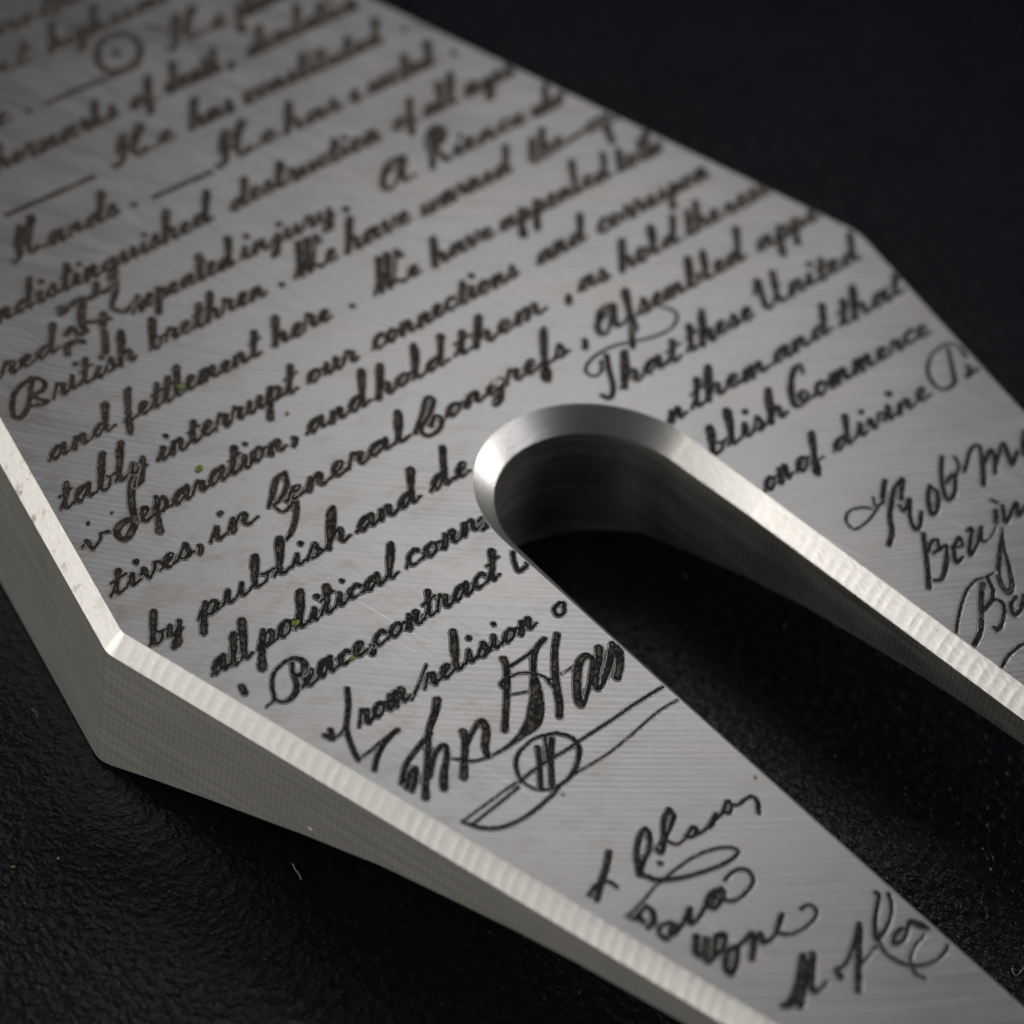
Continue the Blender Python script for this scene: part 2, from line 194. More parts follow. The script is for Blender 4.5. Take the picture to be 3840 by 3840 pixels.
 ('engraved_letter',[[(-0.2594,-0.2755,10),(-0.2752,-0.2965,10),(-0.2867,-0.3205,10),(-0.2681,-0.3201,10),(-0.2535,-0.3122,10)]]),
 ('engraved_letter',[[(-0.2806,-0.4303,9),(-0.2994,-0.4348,9),(-0.3078,-0.4514,9),(-0.292,-0.4539,9),(-0.2742,-0.435,9)]]),
 ('engraved_letter',[[(-0.257,-0.1743,8),(-0.2426,-0.1706,8),(-0.2438,-0.1838,8),(-0.266,-0.196,8),(-0.2472,-0.1954,8)]]),
]
# ---------------------------------------------------------------- helpers
def link(name, verts, faces, mat, parent=None, smooth=False, attr=None):
    me = bpy.data.meshes.new(name)
    me.from_pydata(verts, [], faces)
    me.materials.append(mat)
    if smooth:
        me.polygons.foreach_set('use_smooth', [True] * len(me.polygons))
    if attr:
        for k, v in attr.items():
            a = me.attributes.new(k, 'FLOAT', 'POINT')
            a.data.foreach_set('value', np.asarray(v, dtype=np.float32))
    me.update()
    o = bpy.data.objects.new(name, me)
    scene.collection.objects.link(o)
    if parent: o.parent = parent
    return o

def new_mat(name):
    mt = bpy.data.materials.new(name); mt.use_nodes = True
    nt = mt.node_tree; nt.nodes.clear()
    out = nt.nodes.new('ShaderNodeOutputMaterial')
    b = nt.nodes.new('ShaderNodeBsdfPrincipled')
    nt.links.new(b.outputs[0], out.inputs[0])
    return mt, nt, b

class N:
    """tiny node helper"""
    def __init__(s, nt): s.nt = nt
    def put(s, sock, v):
        if isinstance(v, bpy.types.NodeSocket): s.nt.links.new(v, sock)
        elif v is not None: sock.default_value = v
    def math(s, op, a, b=None, c=None, clamp=False):
        n = s.nt.nodes.new('ShaderNodeMath'); n.operation = op; n.use_clamp = clamp
        s.put(n.inputs[0], a)
        if b is not None: s.put(n.inputs[1], b)
        if c is not None: s.put(n.inputs[2], c)
        return n.outputs[0]
    def noise(s, vec, scale, detail=2.0, rough=0.5):
        n = s.nt.nodes.new('ShaderNodeTexNoise')
        s.put(n.inputs['Vector'], vec); n.inputs['Scale'].default_value = scale
        n.inputs['Detail'].default_value = detail; n.inputs['Roughness'].default_value = rough
        return n.outputs['Fac']
    def ramp(s, fac, stops, interp='LINEAR'):
        n = s.nt.nodes.new('ShaderNodeValToRGB'); n.color_ramp.interpolation = interp
        el = n.color_ramp.elements
        while len(el) < len(stops): el.new(0.5)
        for e, (p, c) in zip(el, stops):
            e.position = p
            e.color = (c, c, c, 1) if isinstance(c, (int, float)) else (*c, 1)
        s.put(n.inputs[0], fac); return n.outputs[0]
    def mix(s, f, a, b, mode='MIX'):
        n = s.nt.nodes.new('ShaderNodeMix'); n.data_type = 'RGBA'; n.blend_type = mode
        s.put(n.inputs[0], f); s.put(n.inputs[6], a); s.put(n.inputs[7], b)
        return n.outputs[2]
    def maprange(s, v, a, b, c, d, smooth=False):
        n = s.nt.nodes.new('ShaderNodeMapRange')
        if smooth: n.interpolation_type = 'SMOOTHSTEP'
        s.put(n.inputs[0], v)
        for i, q in enumerate((a, b, c, d)): n.inputs[i + 1].default_value = q
        return n.outputs[0]
    def obj(s):
        return s.nt.nodes.new('ShaderNodeTexCoord').outputs['Object']
    def sep(s, v):
        n = s.nt.nodes.new('ShaderNodeSeparateXYZ'); s.put(n.inputs[0], v); return n.outputs
    def comb(s, x, y, z=0.0):
        n = s.nt.nodes.new('ShaderNodeCombineXYZ')
        for i, q in enumerate((x, y, z)): s.put(n.inputs[i], q)
        return n.outputs[0]
    def bump(s, h, strength, dist, normal=None):
        n = s.nt.nodes.new('ShaderNodeBump'); n.inputs['Strength'].default_value = strength
        n.inputs['Distance'].default_value = dist; s.put(n.inputs['Height'], h)
        if normal is not None: s.put(n.inputs['Normal'], normal)
        return n.outputs[0]

GRIND_C = (2.45, 3.05)     # centre of the big arcs left by the surface grinder

def grind_nodes(h):
    """arc-shaped grinding lines, in tool coordinates -> streak value 0..1"""
    x, y, z = h.sep(h.obj())[:3]
    dx = h.math('SUBTRACT', x, GRIND_C[0]); dy = h.math('SUBTRACT', y, GRIND_C[1])
    r = h.math('SQRT', h.math('ADD', h.math('MULTIPLY', dx, dx), h.math('MULTIPLY', dy, dy)))
    th = h.math('ARCTAN2', dy, dx)
    v1 = h.comb(h.math('MULTIPLY', r, 75.0), h.math('MULTIPLY', th, 9.0))
    v2 = h.comb(h.math('MULTIPLY', r, 150.0), h.math('MULTIPLY', th, 22.0), 3.0)
    v3 = h.comb(h.math('MULTIPLY', r, 16.0), h.math('MULTIPLY', th, 2.5), 7.0)
    n1 = h.noise(v1, 1.0, 2.0, 0.6); n2 = h.noise(v2, 1.0, 1.0); n3 = h.noise(v3, 1.0, 2.0)
    s = h.math('ADD', h.math('MULTIPLY', n1, 0.45), h.math('MULTIPLY', n2, 0.35))
    s = h.math('ADD', s, h.math('MULTIPLY', n3, 0.2))
    # faint scratches crossing the grind, running along the tool
    c = h.comb(h.math('ADD', h.math('MULTIPLY', x, 70.0), h.math('MULTIPLY', y, 17.0)),
               h.math('MULTIPLY', y, 2.2), 5.0)
    cr = h.ramp(h.noise(c, 1.0, 1.0), [(0.70, 0.0), (0.78, 1.0)])
    fade = h.maprange(h.noise(h.comb(x, y, 2.0), 1.8, 1.0), 0.45, 0.62, 0.0, 1.0)
    cr = h.math('MULTIPLY', cr, fade)
    w = h.math('ADD', h.math('MULTIPLY', r, 2 * math.pi / 0.0145), h.math('MULTIPLY', h.noise(h.comb(h.math('MULTIPLY', r, 9.0), h.math('MULTIPLY', th, 6.0), 9.0), 1.0, 2.0), 9.0))
    line = h.math('MULTIPLY', h.math('ADD', h.math('SINE', w), 1.0), 0.5)
    line = h.math('MULTIPLY', line, h.maprange(h.noise(h.comb(x, y, 4.0), 2.6, 2.0), 0.38, 0.62, 0.25, 1.0))
    # second, fainter set of rub marks across the first, mostly round the slot
    c2 = h.comb(h.math('ADD', h.math('MULTIPLY', x, 120.0), h.math('MULTIPLY', y, 12.0)), h.math('MULTIPLY', y, 5.0), 8.0)
    rub = h.math('MULTIPLY', h.math('SUBTRACT', h.noise(c2, 1.0, 1.0), 0.5), h.maprange(h.noise(h.comb(x, y, 6.0), 1.6, 1.0), 0.42, 0.58, 0.1, 0.9))
    s = h.math('ADD', s, h.math('MULTIPLY', h.math('SUBTRACT', line, 0.35), 0.26))
    s = h.math('ADD', s, h.math('MULTIPLY', rub, 0.55))
    return s, cr, x, y, r, th

def steel_face_material():
    mt, nt, b = new_mat('ground_steel_face'); h = N(nt)
    s, cr, x, y, r, th = grind_nodes(h)
    tint = h.noise(h.comb(h.math('MULTIPLY', r, 7.0), h.math('MULTIPLY', th, 5.0), 1.0), 1.0, 2.0)
    base = h.ramp(tint, [(0.34, (0.515, 0.52, 0.535)), (0.5, (0.53, 0.525, 0.52)), (0.66, (0.55, 0.528, 0.52))])
    streak = h.maprange(s, 0.34, 0.66, 0.84, 1.14)
    col = h.mix(1.0, base, h.comb(streak, streak, streak), 'MULTIPLY')
    # brown heat smudges around the laser work
    sm = h.noise(h.comb(h.math('MULTIPLY', x, 0.6), y, 11.0), 15.0, 5.0, 0.72)
    zone = h.maprange(h.math('ADD', x, h.math('MULTIPLY', h.math('ABSOLUTE', y), 0.8)), -0.7, 0.3, 1.0, 0.35)
    smf = h.math('MULTIPLY', h.maprange(sm, 0.50, 0.70, 0.0, 0.62), zone)
    col = h.mix(smf, col, (0.36, 0.29, 0.24, 1))
    col = h.mix(h.math('MULTIPLY', cr, 0.45), col, (0.85, 0.85, 0.86, 1))
    h.put(b.inputs['Base Color'], col)
    b.inputs['Metallic'].default_value = 1.0
    h.put(b.inputs['Roughness'], h.maprange(s, 0.35, 0.65, 0.40, 0.50))
    h.put(b.inputs['Normal'], h.bump(h.math('ADD', s, h.math('MULTIPLY', cr, 0.4)), 0.11, 0.004))
    return mt

def bevel_material(rough, name):
    mt, nt, b = new_mat(name); h = N(nt)
    x, y, z = h.sep(h.obj())[:3]
    n = h.noise(h.comb(h.math('MULTIPLY', x, 60), h.math('MULTIPLY', y, 60), h.math('MULTIPLY', z, 200)), 1.0, 3.0)
    sp = h.noise(h.comb(x, y, z), 26.0, 4.0, 0.7)
    far = h.maprange(y, 0.0, 0.35, 0.0, 1.0)
    rust = h.math('MULTIPLY', h.maprange(sp, 0.57, 0.66, 0.0, 0.8), h.math('ADD', h.math('MULTIPLY', far, 0.9), 0.04))
    col = h.ramp(n, [(0.3, (0.66, 0.64, 0.61)), (0.7, (0.73, 0.715, 0.685))])
    col = h.mix(rust, col, (0.24, 0.17, 0.12, 1))
    h.put(b.inputs['Base Color'], col)
    b.inputs['Metallic'].default_value = 1.0
    b.inputs['Roughness'].default_value = rough
    h.put(b.inputs['Normal'], h.bump(n, 0.12, 0.002))
    return mt

def wall_material(name='milled_steel_wall', k=1.0):
    mt, nt, b = new_mat(name); h = N(nt)
    at = nt.nodes.new('ShaderNodeAttribute'); at.attribute_name = 'along'
    z = h.sep(h.obj())[2]
    al = at.outputs['Fac']
    wav = h.math('SINE', h.math('ADD', h.math('MULTIPLY', al, 2 * math.pi / 0.0125), h.math('MULTIPLY', h.noise(h.comb(al, z), 9.0), 2.0)))
    vert = h.math('MULTIPLY', h.math('ADD', wav, 1.0), 0.5)
    hz = h.noise(h.comb(h.math('MULTIPLY', al, 2.0), h.math('MULTIPLY', z, 90.0)), 1.0, 2.0)
    hz2 = h.noise(h.comb(h.math('MULTIPLY', al, 9.0), h.math('MULTIPLY', z, 260.0), 3.0), 1.0, 1.0)
    g = h.math('ADD', h.math('MULTIPLY', hz, 0.5), h.math('ADD', h.math('MULTIPLY', vert, 0.10), h.math('MULTIPLY', hz2, 0.3)))
    patch = h.noise(h.comb(h.math('MULTIPLY', al, 6.0), h.math('MULTIPLY', z, 14.0), 5.0), 1.0, 3.0, 0.6)
    g = h.math('ADD', g, h.math('MULTIPLY', h.math('SUBTRACT', patch, 0.5), 0.25 * k))
    g = h.maprange(g, 0.3, 0.66, 1.0 - 0.20 * k, 1.0 + 0.17 * k)
    col = h.mix(1.0, (0.56, 0.545, 0.51, 1), h.comb(g, g, g), 'MULTIPLY')
    h.put(b.inputs['Base Color'], col)
    b.inputs['Metallic'].default_value = 1.0
    b.inputs['Roughness'].default_value = 0.56 if k < 1.5 else 0.42
    h.put(b.inputs['Normal'], h.bump(h.math('ADD', h.math('MULTIPLY', h.math('MULTIPLY', vert, patch), 0.6), h.math('MULTIPLY', hz, 1.0)), 0.18 * k, 0.0016))
    return mt

def engraving_material():
    """burnt laser engraving: 'edge' = signed distance to the stroke edge (negative inside)"""
    mt, nt, b = new_mat('laser_burnt_engraving'); h = N(nt)
    at = nt.nodes.new('ShaderNodeAttribute'); at.attribute_name = 'edge'
    x, y, z = h.sep(h.obj())[:3]
    p = h.comb(x, y)
    e = h.math('ADD', at.outputs['Fac'], h.math('MULTIPLY', h.math('SUBTRACT', h.noise(p, 120.0, 3.0), 0.5), 0.0072))
    e = h.math('MULTIPLY', e, 100.0)                      # 0.01 cm -> 1
    inside = h.maprange(e, -0.10, 0.0, 1.0, 0.0)
    rim = h.math('MULTIPLY', h.maprange(e, -0.08, 0.0, 0.0, 1.0), h.maprange(e, 0.04, 0.11, 1.0, 0.0))
    gr = h.noise(p, 190.0, 3.0, 0.7)
    spark = h.ramp(gr, [(0.56, 0.0), (0.68, 1.0)])  # glints of the rough burnt floor, painted into the ink colour
    deep = h.maprange(e, -0.52, -0.36, 1.0, 0.0)          # unburnt crest between hatch passes
    crest = h.math('MULTIPLY', deep, h.maprange(h.noise(p, 75.0, 2.0), 0.47, 0.60, 0.0, 0.6))
    brown = h.maprange(y, -0.35, 0.55, 0.0, 1.0, True)
    brown = h.math('MULTIPLY', brown, h.maprange(h.noise(p, 9.0, 3.0), 0.35, 0.6, 0.35, 1.0))
    ink = h.mix(brown, (0.004, 0.0037, 0.0035, 1), (0.048, 0.033, 0.025, 1))
    ink = h.mix(h.math('MULTIPLY', spark, 0.5), ink, (0.30, 0.26, 0.21, 1))
    ink = h.mix(crest, ink, (0.24, 0.20, 0.165, 1))
    halo = h.mix(brown, (0.30, 0.29, 0.28, 1), (0.34, 0.28, 0.24, 1))
    steel = (0.62, 0.60, 0.57, 1)
    col = h.mix(rim, halo, steel)
    col = h.mix(inside, col, ink)
    h.put(b.inputs['Base Color'], col)
    met = h.math('SUBTRACT', 1.0, h.math('MULTIPLY', inside, 1.0))
    h.put(b.inputs['Metallic'], met)
    h.put(b.inputs['Roughness'], h.maprange(inside, 0.0, 1.0, 0.42, 0.55))
    h.put(b.inputs['Specular IOR Level'], 0.3)
    h.put(b.inputs['Normal'], h.bump(gr, 0.7, 0.003))
    return mt

def leather_material():
    mt, nt, b = new_mat('black_leather'); h = N(nt)
    x, y, z = h.sep(h.obj())[:3]
    p = h.comb(x, y)
    n = h.noise(p, 3.0, 3.0)
    col = h.ramp(n, [(0.3, (0.0042, 0.005, 0.0078)), (0.7, (0.0065, 0.0076, 0.0112))])
    h.put(b.inputs['Base Color'], col)
    b.inputs['Specular IOR Level'].default_value = 0.24
    h.put(b.inputs['Roughness'], h.maprange(h.noise(p, 40.0, 2.0), 0.3, 0.7, 0.18, 0.40))
    vo = nt.nodes.new('ShaderNodeTexVoronoi'); vo.feature = 'F1'
    vo.inputs['Scale'].default_value = 92.0
    wx = h.math('ADD', x, h.math('MULTIPLY', h.noise(p, 30.0, 1.0), 0.016))
    wy = h.math('ADD', y, h.math('MULTIPLY', h.noise(h.comb(y, x), 30.0, 1.0), 0.016))
    h.put(vo.inputs['Vector'], h.comb(wx, wy))
    d = vo.outputs['Distance']
    dome = h.math('SUBTRACT', 1.0, h.math('MULTIPLY', d, d))
    amp = h.maprange(h.noise(p, 45.0, 3.0), 0.40, 0.70, 0.15, 1.5)
    hgt = h.math('ADD', h.math('MULTIPLY', dome, amp), h.math('MULTIPLY', h.noise(p, 170.0, 2.0), 0.30))
    h.put(b.inputs['Normal'], h.bump(hgt, 1.0, 0.0024))
    return mt

M_FACE = steel_face_material(); M_BEVEL = bevel_material(0.42, 'milled_steel_bevel'); M_BEVEL_SLOT = bevel_material(0.34, 'milled_steel_slot_bevel'); M_WALL = wall_material(); M_WALL_SLOT = wall_material('milled_steel_slot_wall', 2.2)
M_INK = engraving_material(); M_LEATHER = leather_material()

# ---------------------------------------------------------------- leather mat
def mat_height(x, y):
    # soft fold running out from under the corner of the tool
    t = (x + 1.02) * 0.62 + (y + 0.05) * 0.785          # distance across the fold line
    s = -(y + 0.05) * 0.62 + (x + 1.02) * 0.785
    return 0.020 * math.exp(-((t + 0.16) / 0.13) ** 2) * (1 / (1 + math.exp(-(s) / 0.15)))

def build_mat():
    vs = []; fs = []
    xs = np.concatenate([np.linspace(-40, -3, 12), np.linspace(-2.9, 3.5, 190), np.linspace(3.7, 40, 12)])
    ys = np.concatenate([np.linspace(-40, -3, 12), np.linspace(-2.9, 3.5, 190), np.linspace(3.7, 60, 14)])
    for yv in ys:
        for xv in xs:
            hz = 0.0015 * (math.sin(xv * 2.3 + yv) + math.sin(yv * 3.1 - xv * 1.2)) if abs(xv) < 3 and abs(yv) < 3 else 0
            vs.append((xv, yv, -THICK - 0.004 + hz * 0.6 + mat_height(xv, yv)))
    nx = len(xs)
    for j in range(len(ys) - 1):
        for i in range(nx - 1):
            a = j * nx + i
            fs.append((a, a + 1, a + nx + 1, a + nx))
    o = link('leather_mat', vs, fs, M_LEATHER, None, True)
    o['kind'] = 'structure'
build_mat()

# ---------------------------------------------------------------- the tool
tool = bpy.data.objects.new('pry_tool', None)
scene.collection.objects.link(tool)
tool['label'] = 'forked steel pry bar end engraved all over with old handwriting, lying on black leather'
tool['category'] = 'pry tool'

def half_thick(y):
    """how deep the underside lies below the top face: full body, then ground thin towards the tips"""
    ys = [-3.0, -1.27, -1.035, -0.91, -0.757, -0.617, -0.547, -0.465, -0.22, -0.113, -0.02, 0.02, 5]
    ts = [0.065, 0.092, 0.103, 0.115, 0.136, 0.157, 0.175, 0.194, 0.262, 0.294, 0.324, THICK, THICK]
    return float(np.interp(y, ys, ts))

def fillet(pts, radii, step=0.02):
    """closed polygon -> finely sampled closed outline with rounded corners"""
    n = len(pts); out = []
    arcs = []
    for i in range(n):
        p0, p1, p2 = (np.array(pts[(i + k) % n], float) for k in (-1, 0, 1))
        d0 = (p0 - p1); d0 /= np.linalg.norm(d0); d2 = (p2 - p1); d2 /= np.linalg.norm(d2)
        r = radii[i]
        if r <= 0: arcs.append([p1]); continue
        ang = math.acos(np.clip(d0 @ d2, -1, 1)); t = r / math.tan(ang / 2)
        a = p1 + d0 * t; b = p1 + d2 * t
        c = p1 + (d0 + d2) / np.linalg.norm(d0 + d2) * (r / math.sin(ang / 2))
        a0 = math.atan2(*(a - c)[::-1]); a1 = math.atan2(*(b - c)[::-1])
        da = (a1 - a0 + math.pi) % (2 * math.pi) - math.pi
        k = max(6, int(abs(da) * r / 0.01))
        arcs.append([c + r * np.array([math.cos(a0 + da * q / k), math.sin(a0 + da * q / k)]) for q in range(k + 1)])
    for i in range(n):
        out += arcs[i]
        e = arcs[i][-1]; f = arcs[(i + 1) % n][0]; L = np.linalg.norm(f - e); k = int(L / step)
        for q in range(1, k): out.append(e + (f - e) * q / k)
    return np.array(out)

# outline of the flat top face, counter-clockwise
SLOT_R = 0.252; SLOT_C = (0.0, -0.252)
slot = []
a0 = math.radians(2.5)
for q in range(61):
    a = -a0 * 0 + math.pi * q / 60
    slot.append((SLOT_C[0] + SLOT_R * math.cos(a), SLOT_C[1] + SLOT_R * math.sin(a)))
# (right side of slot) tip right -> round end -> tip left
outline_pts = [(-1.0, 0.0), (-0.527, -2.1)] + [(-0.322, -2.1)] + slot[::-1] + [(0.337, -2.1), (0.545, -2.1), (1.0, 0.0), (0.652, 1.26), (0.652, 4.5), (-0.60, 4.5), (-0.60, 1.34)]
radii = [0.026, 0.05, 0.05] + [0] * len(slot) + [0.05, 0.05, 0.11, 0.5, 0.1, 0.1, 0.5]
OUT = fillet(outline_pts, radii)
# drop duplicate points
keep = [i for i in range(len(OUT)) if np.linalg.norm(OUT[i] - OUT[i - 1]) > 1e-5]
OUT = OUT[keep]
def offset_normals(P):
    d = np.roll(P, -1, 0) - P; d /= np.linalg.norm(d, axis=1)[:, None]
    nn = np.stack([d[:, 1], -d[:, 0]], 1)          # outward for CCW
    m_ = nn + np.roll(nn, 1, 0); l2 = (m_ ** 2).sum(1)
    return m_ * (2 / l2)[:, None]
area2 = 0.5 * np.sum(OUT[:, 0] * np.roll(OUT[:, 1], -1) - np.roll(OUT[:, 0], -1) * OUT[:, 1])
if area2 < 0: OUT = OUT[::-1].copy()
NRM = offset_normals(OUT)
NV = len(OUT)
seg = np.linalg.norm(np.roll(OUT, -1, 0) - OUT, axis=1); ARC = np.concatenate([[0], np.cumsum(seg)[:-1]])
# is a vertex on the slot side?
in_slot = (np.abs(OUT[:, 0]) < 0.36) & (OUT[:, 1] < 0.02) & (OUT[:, 1] > -2.12)
BW = np.where(in_slot, 0.035, 0.031); BD = np.where(in_slot, 0.040, 0.038)
BW = BW + np.where(in_slot & (OUT[:, 1] > -0.45), 0.010 * np.clip((OUT[:, 1] + 0.45) / 0.35, 0, 1), 0)

# top face
from mathutils.geometry import tessellate_polygon
tris = tessellate_polygon([[Vector((x, y, 0)) for x, y in OUT]])
def up(t, P):
    a, b_, c = (P[i] for i in t)
    return t if (b_[0]-a[0])*(c[1]-a[1]) - (b_[1]-a[1])*(c[0]-a[0]) > 0 else (t[0], t[2], t[1])
tris = [up(t, OUT) for t in tris]
link('top_face', [(x, y, 0) for x, y in OUT], tris, M_FACE, tool)
low = OUT + NRM * BW[:, None]
link('underside', [(low[i, 0], low[i, 1], -half_thick(OUT[i, 1])) for i in range(NV)], [(a, c, b_) for a, b_, c in tris], M_WALL, tool,
     attr={'along': np.zeros(NV)})

def runs(mask):
    idx = np.where(mask & ~np.roll(mask, 1))[0]
    res = []
    for s_ in idx:
        r_ = [s_]; k = s_
        while mask[(k + 1) % len(mask)] and len(r_) < len(mask): k = (k + 1) % len(mask); r_.append(k)
        res.append(r_)
    return res
def strip(mask, label):
    for r_ in runs(mask):
        r_ = [ (r_[0] - 1) % NV ] + r_ if label == 'slot' else r_
        if label != 'slot': r_ = r_ + [(r_[-1] + 1) % NV] if (r_[-1] + 1) % NV != r_[0] else r_
        # resample finely along
        P = OUT[r_]; Nn = NRM[r_]; bw = BW[r_]; bd = BD[r_]
        L = np.concatenate([[0], np.cumsum(np.linalg.norm(np.diff(P, axis=0), axis=1))])
        K = int(L[-1] / 0.0032); S = np.unique(np.concatenate([np.linspace(0, L[-1], K), L]))
        I = lambda a: np.interp(S, L, a)
        px, py, nx_, ny_, w_, d_ = I(P[:, 0]), I(P[:, 1]), I(Nn[:, 0]), I(Nn[:, 1]), I(bw), I(bd)
        # bevel with the cutter's scallops
        vs = []; fs = []; C5 = 6
        pitch = 0.0262
        for i, s_ in enumerate(S):
            depth = 0.00022 + 0.00080 * np.clip((-py[i] - 0.35) / 0.8, 0, 1)
            if label == 'slot': depth = 0.00022 * np.clip((-py[i] - 0.35) / 0.5, 0, 1)
            if py[i] > 0.0: depth = 0.0
            for j in range(C5):
                u = j / (C5 - 1)
                cyc = (s_ + 0.007 * math.sin(u * 3.0) + 0.0022 * math.sin(s_ * 61.0)) / pitch; ph = cyc % 1.0
                vary = 0.55 + 0.9 * ((math.sin(math.floor(cyc) * 12.9898) * 43758.5453) % 1.0)
                sc = 4 * ph * (1 - ph)                       # parabola: cusp ridges between hollows
                amp = depth * vary * (1 - sc) * (0.25 + 0.75 * math.sin(math.pi * min(max(u, 0.0), 1.0)) )
                if j == 0: amp = 0
                # along the bevel normal (out and up)
                h_ = amp / math.hypot(w_[i], d_[i])
                ww = w_[i] * u + d_[i] * h_ ; zz = -d_[i] * u + w_[i] * h_
                vs.append((px[i] + nx_[i] * ww, py[i] + ny_[i] * ww, zz))
        for i in range(len(S) - 1):
            for j in range(C5 - 1):
                a = i * C5 + j; fs.append((a, a + 1, a + C5 + 1, a + C5))
        link('edge_bevel', vs, fs, M_BEVEL_SLOT if label == 'slot' else M_BEVEL, tool, True)
        # wall below it
        vs = []; fs = []; R = 5; al = []
        for i, s_ in enumerate(S):
            t = half_thick(py[i])
            for j in range(R):
                z = -d_[i] + (-t + d_[i]) * j / (R - 1)
                vs.append((px[i] + nx_[i] * w_[i], py[i] + ny_[i] * w_[i], z)); al.append(s_)
        for i in range(len(S) - 1):
            for j in range(R - 1):
                a = i * R + j; fs.append((a, a + 1, a + R + 1, a + R))
        link('side_wall', vs, fs, M_WALL_SLOT if label == 'slot' else M_WALL, tool, True, {'along': al})
strip(in_slot, 'slot'); strip(~in_slot, 'outer')

